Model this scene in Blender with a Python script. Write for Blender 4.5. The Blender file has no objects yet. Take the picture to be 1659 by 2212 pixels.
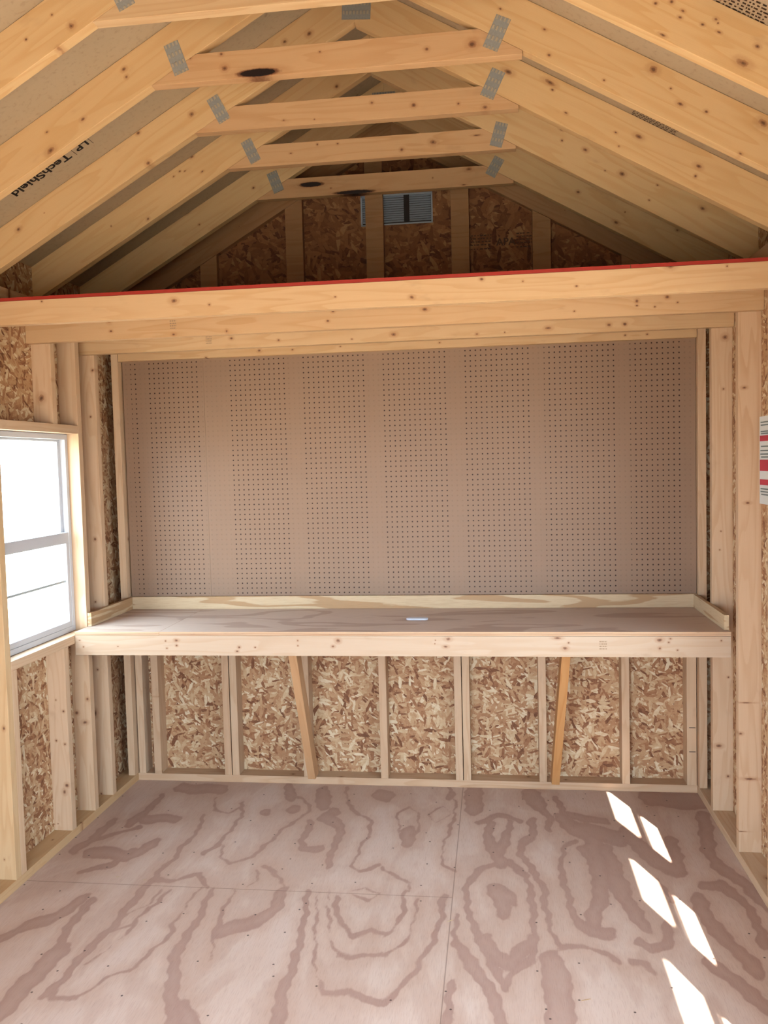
import bpy, bmesh, math, random
import numpy as np
from mathutils import Matrix, Vector
I = 0.0254                      # everything below is laid out in inches
C = bpy.context.scene.collection
SC = bpy.context.scene

# ------------------------------------------------------------------ camera, sky, sun, exposure
def cam_setup():
    yaw, pit, rol = (math.radians(v) for v in (-7.41917, -3.30499, -1.4645))
    f = Vector((math.sin(yaw)*math.cos(pit), math.cos(yaw)*math.cos(pit), math.sin(pit)))
    r = Vector((math.cos(yaw), -math.sin(yaw), 0)); u = r.cross(f)
    r2 = r*math.cos(rol) + u*math.sin(rol); u2 = -r*math.sin(rol) + u*math.cos(rol)
    cd = bpy.data.cameras.new('camera'); co = bpy.data.objects.new('camera', cd); C.objects.link(co)
    m = Matrix((r2, u2, -f)).transposed().to_4x4()
    m.translation = Vector((78.849, -172.26, 65.27))*I
    co.matrix_world = m
    cd.sensor_fit = 'HORIZONTAL'; cd.sensor_width = 36; cd.lens = 36*1856.4/1659
    cd.clip_start = 0.02; cd.clip_end = 500
    SC.camera = co
cam_setup()
EXPOSURE = 3.62
SKY_COL, SKY_STR = (0.71, 0.84, 1.0), 2.0
SUN_STR, SUN_COL = 7.0, (1.0, 0.93, 0.84)
SUN_DIR = (-0.30, 0.78, -1.0)    # the way the light travels
SC.view_settings.view_transform = 'Standard'; SC.view_settings.look = 'None'
SC.view_settings.exposure = EXPOSURE; SC.view_settings.gamma = 1; SC.view_settings.use_curve_mapping = False
w = bpy.data.worlds.new('sky'); SC.world = w; w.use_nodes = True
bg = w.node_tree.nodes['Background']; bg.inputs[0].default_value = (*SKY_COL, 1); bg.inputs[1].default_value = SKY_STR
sl = bpy.data.lights.new('sun', 'SUN'); sl.energy = SUN_STR; sl.color = SUN_COL; sl.angle = math.radians(0.6)
so = bpy.data.objects.new('sun', sl); C.objects.link(so)
so.rotation_euler = Vector(SUN_DIR).to_track_quat('-Z', 'Y').to_euler(); so.location = (5, -8, 8)
def portal(x, y, z, sx, sy, rot):
    l = bpy.data.lights.new('daylight_portal', 'AREA'); l.shape = 'RECTANGLE'; l.size = sx*I; l.size_y = sy*I
    l.cycles.is_portal = True
    o = bpy.data.objects.new('daylight_portal', l); C.objects.link(o)
    o.location = (x*I, y*I, z*I); o.rotation_euler = rot
portal(60, -192.8, 35.5, 60, 71, (math.pi/2, 0, 0))         # open doorway behind the camera (faces +y)
for _y in (-35.8, -117.4): portal(-0.7, _y, 53.8, 36, 26, (0, -math.pi/2, 0))     # left window and the added one nearer the doorway (face +x)
for _y in (-60.7, -89.1, -117.4): portal(120.7, _y, 53.8, 36, 26, (0, math.pi/2, 0))        # right windows (face -x)
try:
    SC.cycles.max_bounces = 12; SC.cycles.diffuse_bounces = 8; SC.cycles.transparent_max_bounces = 16
    SC.cycles.caustics_reflective = False
except Exception: pass

FIG= [[(23.4,-20.6,0.29),(24.9,-28.0,0.31),(24.1,-32.8,0.34),(24.5,-37.1,0.36),(24.3,-39.2,0.39),(23.6,-42.9,0.42),(23.7,-46.0,0.44)],[(23.1,-12.3,0.22),(24.5,-17.8,0.21),(27.7,-18.7,0.21),(29.6,-15.8,0.21)],[(29.1,-14.2,0.3),(30.8,-20.6,0.34),(30.5,-26.7,0.37),(30.3,-31.4,0.41),(28.9,-35.9,0.44)],[(31.0,-32.3,0.26),(32.4,-36.5,0.26),(34.7,-38.9,0.25),(36.4,-37.9,0.25),(37.4,-36.2,0.26),(38.6,-31.7,0.27),(39.7,-26.1,0.28),(42.9,-17.7,0.29),(42.6,-14.4,0.3),(40.4,-10.6,0.3),(38.1,-10.7,0.3)],[(23.4,-45.3,0.41),(27.5,-44.9,0.41),(30.7,-43.2,0.42),(33.1,-46.8,0.41)],[(40.2,-38.9,0.29),(41.5,-39.6,0.29),(43.6,-42.9,0.28),(45.4,-46.5,0.27)],[(39.6,-40.9,0.19),(40.4,-43.9,0.19),(39.7,-46.6,0.19)],[(44.2,-21.8,0.73),(44.8,-26.6,0.71),(44.2,-29.5,0.69),(45.3,-32.6,0.68),(48.1,-32.4,0.68)],[(46.4,-19.6,1.03),(50.1,-23.4,0.88),(50.7,-29.0,0.72),(50.3,-33.5,0.58),(50.9,-38.5,0.45)],[(48.1,-4.7,0.34),(49.4,-11.7,0.32),(52.0,-17.1,0.31),(55.2,-21.0,0.31),(55.9,-25.9,0.3),(55.0,-30.5,0.29),(54.7,-38.2,0.27),(56.1,-39.7,0.27),(57.8,-38.8,0.27),(59.2,-37.8,0.27)],[(59.6,-38.6,0.25),(60.0,-39.4,0.25),(62.5,-41.5,0.25),(64.5,-42.8,0.24),(64.6,-45.7,0.24)],[(34.6,-17.7,0.83),(35.1,-17.7,0.83)],[(39.5,-16.8,1.05),(40.0,-16.8,1.05)],[(47.4,-17.2,1.04),(47.9,-17.1,1.05)],[(9.0,-36.5,1.1),(16.6,-37.7,1.09),(18.8,-33.1,1.13)],[(13.0,-22.4,1.01),(18.9,-22.5,1.01)],[(14.1,-7.4,1.33),(22.9,-7.5,1.33)],[(11.7,-11.2,0.52),(11.9,-16.4,0.78),(11.0,-25.1,0.99)],[(8.1,-31.1,0.49),(11.0,-29.0,0.5),(13.2,-25.9,0.51)],[(15.8,-36.0,0.92),(14.9,-41.2,0.71),(11.0,-43.1,0.52)],[(23.5,-48.2,0.75),(23.4,-53.2,0.72),(23.5,-59.6,0.68),(22.6,-64.9,0.65),(22.7,-70.8,0.62),(22.2,-75.2,0.59)],[(18.7,-66.9,1.56),(18.4,-71.1,1.5),(18.4,-76.0,1.43),(18.4,-79.1,1.38)],[(17.1,-53.0,0.74),(16.9,-57.0,0.71),(17.9,-64.2,0.67)],[(15.3,-52.4,0.97),(13.8,-57.2,0.93),(11.0,-60.0,0.91),(9.0,-63.8,0.88)],[(27.9,-47.9,0.22),(26.8,-53.5,0.21),(25.9,-58.8,0.2),(24.1,-60.1,0.2)],[(26.6,-48.0,0.18),(25.8,-53.6,0.18),(23.3,-57.7,0.17)],[(32.2,-47.5,0.29),(32.0,-53.1,0.27),(32.0,-57.6,0.26),(32.6,-60.0,0.26),(31.4,-65.3,0.25),(30.4,-69.1,0.24),(28.3,-71.3,0.23),(26.3,-74.8,0.22),(23.3,-76.0,0.22),(22.6,-73.7,0.23)],[(26.5,-53.6,0.19),(26.1,-62.3,0.18),(24.3,-67.0,0.17),(23.9,-68.1,0.17)],[(34.2,-47.4,0.5),(34.8,-52.9,0.59),(35.2,-58.0,0.66),(35.0,-63.9,0.72),(36.2,-69.1,0.77),(37.9,-73.8,0.82),(40.0,-79.0,0.86),(41.1,-82.1,0.91)],[(40.2,-75.9,0.91),(42.4,-78.8,0.88)],[(37.9,-47.8,0.27),(38.0,-54.0,0.25),(38.8,-59.5,0.24),(40.2,-65.6,0.23)],[(45.3,-47.6,1.01),(45.5,-52.0,1.01),(44.3,-55.4,1.02),(42.2,-57.4,1.04),(39.9,-58.8,1.07)],[(49.3,-46.9,0.41),(50.3,-53.0,0.48),(51.1,-60.8,0.54),(51.6,-65.7,0.6),(51.6,-70.7,0.66),(51.7,-74.8,0.71),(52.9,-79.4,0.75)],[(50.9,-46.8,0.24),(52.6,-56.6,0.24),(53.9,-63.4,0.24),(55.2,-68.4,0.24),(56.7,-71.2,0.25),(59.6,-71.4,0.27),(62.1,-72.6,0.28),(64.4,-72.8,0.29)],[(64.3,-72.4,0.3),(65.8,-70.4,0.32),(67.4,-66.9,0.34),(68.5,-62.1,0.38),(69.0,-59.9,0.4),(69.7,-56.4,0.43),(70.1,-52.0,0.47),(70.0,-47.4,0.5)],[(52.3,-46.7,0.2),(53.9,-54.0,0.2),(55.6,-61.0,0.2),(57.0,-63.6,0.2),(58.7,-64.3,0.21),(60.4,-63.1,0.23),(63.0,-62.3,0.24)],[(63.0,-62.6,0.22),(64.7,-61.4,0.22),(65.8,-59.0,0.23),(66.3,-54.2,0.24),(66.3,-47.7,0.25)],[(53.9,-48.7,0.4),(55.5,-55.1,0.38),(58.2,-59.1,0.37),(60.4,-56.5,0.37),(62.4,-57.6,0.37)],[(62.4,-58.1,0.34),(63.6,-56.9,0.34),(64.5,-53.1,0.35),(64.1,-45.8,0.37)],[(56.0,-46.4,0.15),(58.0,-44.8,0.15),(60.4,-46.8,0.15),(58.9,-48.6,0.15),(56.2,-47.4,0.15)],[(59.7,-16.6,0.25),(61.6,-14.3,0.26),(63.7,-17.4,0.25),(64.2,-23.4,0.24),(63.8,-28.1,0.23),(62.3,-29.1,0.23),(61.0,-24.6,0.24),(59.7,-16.6,0.25)],[(62.4,-24.5,1.19),(62.8,-28.2,1.16)],[(65.4,-17.2,0.17),(66.5,-14.5,0.17),(68.2,-13.3,0.17),(69.8,-16.4,0.17),(67.3,-20.2,0.16),(65.4,-17.2,0.17)],[(68.5,-3.4,0.3),(70.4,-12.6,0.28),(70.2,-20.0,0.27),(69.6,-24.9,0.26),(68.8,-31.3,0.25),(69.5,-37.1,0.24),(71.5,-38.5,0.23)],[(73.6,-4.9,1.8),(73.8,-13.5,1.71)],[(74.4,-19.7,0.41),(76.5,-18.6,0.47),(78.5,-16.9,0.52),(80.6,-17.2,0.57),(82.3,-18.7,0.62)],[(76.9,-20.5,0.74),(76.5,-26.3,0.93),(77.7,-31.5,1.11),(78.5,-34.8,1.3)],[(80.6,-19.3,0.62),(79.7,-26.1,0.89),(78.5,-30.6,1.15)],[(78.8,-34.8,0.63),(75.5,-38.2,0.61),(73.8,-41.4,0.6),(73.3,-44.3,0.59),(73.6,-48.5,0.57),(74.4,-53.5,0.54),(75.8,-58.7,0.52),(77.1,-63.0,0.5),(78.3,-65.9,0.49),(79.0,-68.3,0.48)],[(79.9,-34.7,0.56),(82.7,-39.9,0.54),(83.2,-46.4,0.51),(83.1,-51.6,0.49),(83.2,-57.0,0.47),(82.8,-62.0,0.45),(81.3,-63.7,0.44),(80.0,-65.3,0.43),(79.1,-67.8,0.42)],[(76.4,-58.1,0.92),(78.0,-61.9,0.89),(79.5,-63.3,0.88),(81.3,-61.0,0.9),(82.7,-57.6,0.93)],[(78.2,-45.4,1.54),(79.0,-51.3,0.98)],[(77.7,-44.7,1.2),(79.9,-46.6,1.19)],[(84.8,-7.2,2.11),(86.3,-12.7,1.29)],[(86.3,-12.7,1.08),(87.7,-17.8,0.73),(87.0,-22.7,0.4)],[(84.3,-19.0,0.83),(84.1,-24.8,0.76),(82.0,-28.6,0.7),(81.9,-32.0,0.65),(83.5,-37.6,0.59),(85.0,-43.4,0.54),(85.0,-49.5,0.48),(85.5,-55.6,0.43),(86.3,-59.0,0.39),(89.6,-59.0,0.36),(92.2,-59.8,0.33),(93.5,-61.3,0.3)],[(89.2,-8.0,0.58),(90.4,-14.5,0.65),(93.5,-17.4,0.74),(97.5,-17.6,0.83)],[(91.4,-26.1,0.39),(89.0,-29.8,0.48),(88.1,-37.2,0.55),(88.6,-45.9,0.6),(89.0,-52.4,0.65),(91.0,-54.6,0.71),(93.5,-55.0,0.79)],[(94.2,-25.9,1.48),(94.2,-35.2,1.39),(93.4,-45.5,1.28),(91.4,-51.5,1.22)],[(92.3,-29.6,0.96),(93.3,-33.7,0.93)],[(100.4,-22.7,1.61),(101.6,-27.2,1.56),(103.6,-32.9,1.5),(105.9,-35.9,1.47)],[(107.3,-25.0,1.19),(106.6,-35.8,1.1)],[(101.6,-52.5,0.71),(100.5,-56.7,0.69),(98.4,-58.5,0.67),(96.9,-57.0,0.68)],[(115.0,-14.9,1.27),(112.5,-29.0,1.16),(112.7,-33.8,1.12),(115.3,-39.6,1.07),(116.6,-46.3,1.02)],[(107.3,-45.1,1.2),(107.3,-50.9,1.14),(108.9,-56.5,1.09),(110.4,-61.7,1.04)],[(109.0,-40.8,0.81),(111.6,-39.9,0.82),(113.5,-44.0,0.8),(114.0,-49.1,0.76),(113.1,-56.2,0.72)],[(105.3,-61.6,1.04),(107.3,-64.9,1.01),(109.5,-70.1,0.96)],[(72.4,-59.6,0.7),(74.4,-63.7,0.76),(76.6,-68.5,0.81),(78.0,-72.5,0.86),(78.7,-77.0,0.9)],[(72.2,-68.4,0.5),(72.2,-73.0,0.58),(71.7,-77.7,0.64)],[(85.1,-62.8,1.62),(85.4,-67.7,1.76),(85.3,-76.4,1.81)],[(95.0,-61.5,0.33),(96.9,-62.3,0.33),(97.7,-64.3,0.32)],[(89.4,-16.7,1.26),(91.5,-21.5,1.52),(98.2,-24.7,1.79)],[(96.2,-39.7,1.61),(96.9,-46.6,1.27),(98.5,-52.8,0.97)],[(96.0,-30.2,1.34),(96.6,-36.6,1.28)],[(102.5,-39.2,0.54),(103.7,-45.4,0.51)],[(7.1,-24.3,0.8),(7.2,-29.3,0.96),(6.1,-35.9,1.1)],[(35.9,-5.4,0.9),(38.2,-11.3,0.87)],[(43.5,-7.4,1.33),(45.3,-14.3,1.28)],[(78.3,-65.4,0.58),(78.8,-67.8,0.56)],[(68.8,-9.3,0.66),(69.6,-7.0,0.67)],[(72.3,-52.5,0.39),(72.2,-57.9,0.37),(73.5,-62.8,0.35)],[(107.1,-6.9,2.01),(113.3,-7.6,2.0),(116.7,-7.4,2.0)],[(57.0,-8.9,1.32),(55.0,-7.9,1.33)]]
KN= {'J1':[(33.3,89.3,0.7,0.5),(38.6,88.5,0.3,0.25),(77.5,90.1,0.4,0.3),(67.8,88.1,0.5,0.35),(102.6,90.6,0.9,0.6),(109.9,90.1,0.2,0.2),(57.0,88.7,0.25,0.2),(90.3,88.5,0.3,0.2),(13.1,90.2,0.25,0.2),(83.1,89.5,0.2,0.2)],'J2':[(15.1,90.1,0.5,0.5),(15.4,88.4,0.4,0.3),(53.3,89.9,0.4,0.3),(68.2,89.5,0.7,0.4),(101.1,89.2,0.4,0.4),(101.1,88.5,0.3,0.2),(105.7,89.6,0.45,0.35),(107.2,88.7,0.25,0.2),(103.8,88.2,0.25,0.2),(26.3,87.4,0.5,0.3),(35.4,87.5,0.3,0.4),(91.6,88.1,0.25,0.2),(52.4,88.4,0.4,0.3)],'J3':[(61.2,88.2,0.7,0.5),(88.6,88.1,0.8,0.4),(31.1,88.8,0.5,0.35),(40.0,88.1,0.4,0.3),(99.0,88.2,0.5,0.4),(101.7,88.2,0.5,0.4),(53.6,87.7,0.3,0.2),(76.1,87.6,0.4,0.3),(81.0,87.7,0.2,0.2)],'J4':[(33.0,88.0,0.5,0.4),(22.0,87.0,0.4,0.3),(39.7,87.9,0.3,0.25),(103.5,87.9,0.3,0.25),(107.5,87.9,0.3,0.25),(49.3,88.1,0.3,0.2),(68.7,88.0,0.3,0.2)],'BF':[(22.5,34.8,0.5,0.35),(22.5,33.9,0.3,0.25),(20.5,34.7,0.2,0.2),(20.7,33.4,0.25,0.2),(33.9,33.6,0.35,0.3),(33.5,32.9,0.4,0.25),(36.8,33.6,0.25,0.2),(44.4,34.8,0.2,0.2),(44.4,33.9,0.2,0.2),(51.5,34.8,0.6,0.5),(50.6,33.8,0.4,0.3),(70.5,35.1,0.7,0.4),(70.0,33.8,0.6,0.3),(88.7,35.3,0.9,0.3),(89.9,33.6,0.6,0.4),(90.5,34.5,0.25,0.2),(105.2,35.0,0.7,0.4),(105.2,33.6,0.3,0.3),(106.6,34.6,0.25,0.2),(106.9,35.2,0.3,0.2),(108.0,33.3,0.25,0.2),(114.9,34.9,0.2,0.2),(4.4,34.8,0.3,0.15),(5.1,33.6,0.25,0.2),(11.6,33.7,0.2,0.15),(68.3,34.9,0.15,0.15),(68.2,34.3,0.15,0.15)],'T1t':[(49.8,115.2,2.6,0.5),(45.5,116.1,0.6,0.5),(45.1,117.9,0.35,0.3),(77.0,116.4,0.8,0.7),(71.4,116.3,0.4,0.35),(40.9,117.8,0.35,0.3),(57.9,117.1,0.25,0.2),(47.5,114.3,0.8,0.3)],'T2t':[(49.1,115.6,0.3,0.2),(68.2,116.3,0.5,0.45),(78.4,115.2,0.6,0.5),(62.2,117.1,0.35,0.3),(74.6,116.0,0.3,0.3),(53.7,115.4,0.2,0.15)],'T3t':[(46.4,116.5,0.35,0.2),(69.9,116.6,0.8,0.6),(64.8,115.8,0.45,0.4),(50.9,117.6,0.25,0.25),(54.3,117.5,0.3,0.2),(76.9,117.2,0.9,0.2)],'T4t':[(46.1,116.9,2.2,0.45),(54.1,115.0,3.6,0.35),(75.1,117.7,0.8,0.5),(49.8,116.0,0.3,0.2),(74.2,115.0,0.6,0.15),(68.6,116.6,0.2,0.2)],'T0l':[(33.1,114.5,0.5,0.5),(31.5,112.2,0.5,0.35),(27.7,113.5,0.25,0.2),(30.9,115.9,0.2,0.2)],'T1l':[(32.0,117.1,0.45,0.35),(32.3,116.1,0.35,0.3),(24.5,114.9,0.9,0.5),(26.1,111.2,0.5,0.3),(21.4,107.5,0.9,0.5),(21.0,109.9,0.3,0.2),(36.8,122.6,0.9,0.4),(43.6,122.8,0.4,0.3)],'T2l':[(35.2,117.5,0.55,0.5),(26.8,115.4,0.45,0.35),(28.2,110.9,0.55,0.45),(7.0,102.4,0.6,0.4),(26.4,116.4,0.4,0.2),(49.6,126.7,0.45,0.4),(53.3,127.5,0.6,0.5),(11.3,104.6,0.15,0.1)],'T3l':[(29.5,117.1,0.5,0.3),(27.3,114.9,0.3,0.2),(28.2,114.9,0.3,0.15),(31.2,114.6,0.4,0.2),(26.2,114.1,0.3,0.2),(21.4,107.4,0.4,0.3),(14.8,106.6,0.2,0.2),(54.4,126.6,0.5,0.4)],'T4l':[(35.1,117.0,0.4,0.3),(22.1,113.3,0.8,0.4),(24.4,110.9,0.3,0.25)],'T0r':[(95.9,111.2,0.3,0.25),(97.5,111.2,0.3,0.3),(98.6,110.2,0.3,0.2),(98.3,109.6,0.3,0.2),(101.8,109.1,0.3,0.25),(100.5,108.7,0.3,0.2),(102.0,108.7,0.15,0.15),(102.1,107.8,0.35,0.2),(105.8,106.1,0.4,0.3),(104.4,104.6,1.0,0.5),(96.6,108.0,0.5,0.2)],'T1r':[(85.8,117.4,0.35,0.25),(86.3,114.3,0.3,0.25),(98.6,111.6,0.8,0.6),(100.6,109.2,0.25,0.2),(104.7,106.2,0.35,0.25),(111.2,104.4,0.9,0.6),(92.8,110.8,0.25,0.2),(101.7,107.3,0.6,0.3),(83.9,114.3,0.4,0.3),(80.5,120.3,0.3,0.2),(108.6,101.0,0.3,0.2)],'T2r':[(87.5,117.9,1.2,0.45),(87.8,116.9,0.35,0.25),(107.5,105.0,0.7,0.4),(107.1,103.7,0.3,0.3),(99.5,109.6,0.8,0.4),(89.6,113.6,0.4,0.2),(96.4,110.4,0.3,0.2),(88.7,111.2,0.7,0.3),(96.8,108.5,0.2,0.2),(81.7,119.8,0.9,0.5)],'T3r':[(93.9,113.7,0.55,0.4),(90.3,115.4,0.3,0.25),(99.5,109.6,0.7,0.5),(111.7,103.5,0.6,0.4),(104.9,107.5,0.3,0.2),(96.9,110.3,0.25,0.2),(103.6,105.3,0.25,0.2),(90.2,117.1,0.5,0.2)],'T4r':[(94.4,112.4,0.5,0.35),(100.9,106.7,0.7,0.4),(102.5,108.4,0.2,0.2),(99.1,102.1,0.6,0.5),(85.3,113.1,0.3,0.3),(111.4,104.7,0.4,0.3)],'R2':[(117.5,13.3,0.45,0.8),(119.1,7.8,0.35,0.35),(118.8,85.4,0.65,0.65),(119.2,25.7,0.25,0.25),(118.0,51.7,0.2,0.2),(117.8,48.4,0.2,0.2),(118.5,76.5,0.3,0.3)],'R3':[(116.8,20.8,0.3,0.45),(117.7,25.8,0.14,1.5),(118.2,13.5,0.3,1.4),(117.4,75.4,0.3,0.5),(117.9,57.5,0.3,0.6),(116.8,4.9,0.12,1.3)],'L0':[(2.1,51.9,0.5,0.4),(0.5,17.8,0.9,0.55),(1.4,26.4,0.35,0.35),(1.0,1.7,0.3,0.3),(3.1,84.2,0.4,0.4),(2.3,75.4,0.3,0.3),(1.6,39.7,0.3,0.3)],'L1':[(0.7,20.1,0.5,0.5),(2.9,22.7,0.4,0.4),(2.2,18.3,0.5,0.7)],'L2':[(1.5,25.0,0.2,0.2),(1.2,17.7,0.3,0.3),(2.8,9.7,0.5,0.5),(2.3,8.5,0.6,0.5),(2.8,17.1,0.3,0.3),(2.8,23.0,0.3,0.3),(0.1,2.6,0.15,0.2),(0.8,2.7,0.15,0.2)],'L2u':[(1.5,77.8,0.9,0.8),(3.8,80.9,0.4,0.3)]}
PLT= {'T1l': (39.12, 117.88, 4.08, 2.0, -70.68), 'T2l': (39.33, 117.92, 4.0, 1.86, -62.47), 'T3l': (39.67, 117.32, 3.91, 1.86, -65.07), 'T4l': (39.33, 117.78, 3.89, 2.0, -69.7), 'T1r': (80.03, 117.45, 4.09, 1.92, -115.31), 'T2r': (79.5, 118.35, 4.02, 2.01, -116.57), 'T3r': (80.4, 117.03, 3.81, 1.95, -106.77), 'T4r': (79.8, 117.8, 3.5, 1.91, -120.96), 'T2p': (60.32, 130.75, 3.71, 4.17, -93.87)}


# ------------------------------------------------------------------ node helpers
ALB = 0.60
def lin(r, g, b):
    return tuple(ALB*((c/255)/12.92 if c/255 <= .04045 else ((c/255+.055)/1.055)**2.4) for c in (r, g, b)) + (1,)
class NT:
    def __init__(s, name):
        s.m = bpy.data.materials.new(name); s.m.use_nodes = True; s.t = s.m.node_tree; s.t.nodes.clear()
        s.out = s.t.nodes.new('ShaderNodeOutputMaterial')
    def n(s, ty, **kw):
        nd = s.t.nodes.new(ty)
        for k, v in kw.items(): setattr(nd, k, v)
        return nd
    def put(s, sock, v):
        if v is None: return
        if isinstance(v, bpy.types.NodeSocket): s.t.links.new(v, sock)
        else: sock.default_value = v
    def math(s, op, a, b=None, c=None, clamp=False):
        nd = s.n('ShaderNodeMath', operation=op); nd.use_clamp = clamp
        s.put(nd.inputs[0], a); s.put(nd.inputs[1], b)
        if c is not None: s.put(nd.inputs[2], c)
        return nd.outputs[0]
    def vm(s, op, a, b=None, scale=None):
        nd = s.n('ShaderNodeVectorMath', operation=op); s.put(nd.inputs[0], a)
        if b is not None: s.put(nd.inputs[1], b)
        if scale is not None: s.put(nd.inputs['Scale'], scale)
        return nd.outputs['Value'] if op in ('LENGTH', 'DOT_PRODUCT', 'DISTANCE') else nd.outputs[0]
    def mix(s, f, a, b, mode='MIX'):
        nd = s.n('ShaderNodeMix', data_type='RGBA', blend_type=mode); nd.clamp_factor = True
        s.put(nd.inputs[0], f); s.put(nd.inputs[6], a); s.put(nd.inputs[7], b); return nd.outputs[2]
    def fmix(s, f, a, b):
        nd = s.n('ShaderNodeMix', data_type='FLOAT'); nd.clamp_factor = True
        s.put(nd.inputs[0], f); s.put(nd.inputs[2], a); s.put(nd.inputs[3], b); return nd.outputs[0]
    def ss(s, v, a, b, lo=0.0, hi=1.0):
        nd = s.n('ShaderNodeMapRange', interpolation_type='SMOOTHSTEP')
        s.put(nd.inputs[0], v); s.put(nd.inputs[1], a); s.put(nd.inputs[2], b); s.put(nd.inputs[3], lo); s.put(nd.inputs[4], hi); return nd.outputs[0]
    def noise(s, v, scale=1.0, detail=2.0, rough=0.5, dist=0.0, dim='3D'):
        nd = s.n('ShaderNodeTexNoise', noise_dimensions=dim); s.put(nd.inputs['Vector'], v)
        nd.inputs['Scale'].default_value = scale; nd.inputs['Detail'].default_value = detail
        nd.inputs['Roughness'].default_value = rough; nd.inputs['Distortion'].default_value = dist
        return nd.outputs[0]
    def ramp(s, f, stops, interp='LINEAR'):
        nd = s.n('ShaderNodeValToRGB'); nd.color_ramp.interpolation = interp
        e = nd.color_ramp.elements
        while len(e) < len(stops): e.new(0.5)
        for i, (p, c) in enumerate(stops): e[i].position = p; e[i].color = c
        s.put(nd.inputs[0], f); return nd.outputs[0]
    def obj(s): return s.n('ShaderNodeTexCoord').outputs['Object']
    def sep(s, v):
        nd = s.n('ShaderNodeSeparateXYZ'); s.put(nd.inputs[0], v); return nd.outputs
    def comb(s, x, y, z=0.0):
        nd = s.n('ShaderNodeCombineXYZ'); s.put(nd.inputs[0], x); s.put(nd.inputs[1], y); s.put(nd.inputs[2], z); return nd.outputs[0]
    def finish(s, col, rough=0.6, bump=None, bstr=0.2, metal=0.0, bdist=0.002):
        p = s.n('ShaderNodeBsdfPrincipled'); s.put(p.inputs['Base Color'], col); s.put(p.inputs['Roughness'], rough)
        p.inputs['Metallic'].default_value = metal
        p.inputs['Specular IOR Level'].default_value = 0.3
        if bump is not None:
            b = s.n('ShaderNodeBump'); b.inputs['Strength'].default_value = bstr; b.inputs['Distance'].default_value = bdist
            s.put(b.inputs['Height'], bump); s.t.links.new(b.outputs[0], p.inputs['Normal'])
        s.t.links.new(p.outputs[0], s.out.inputs[0]); return s.m

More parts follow.
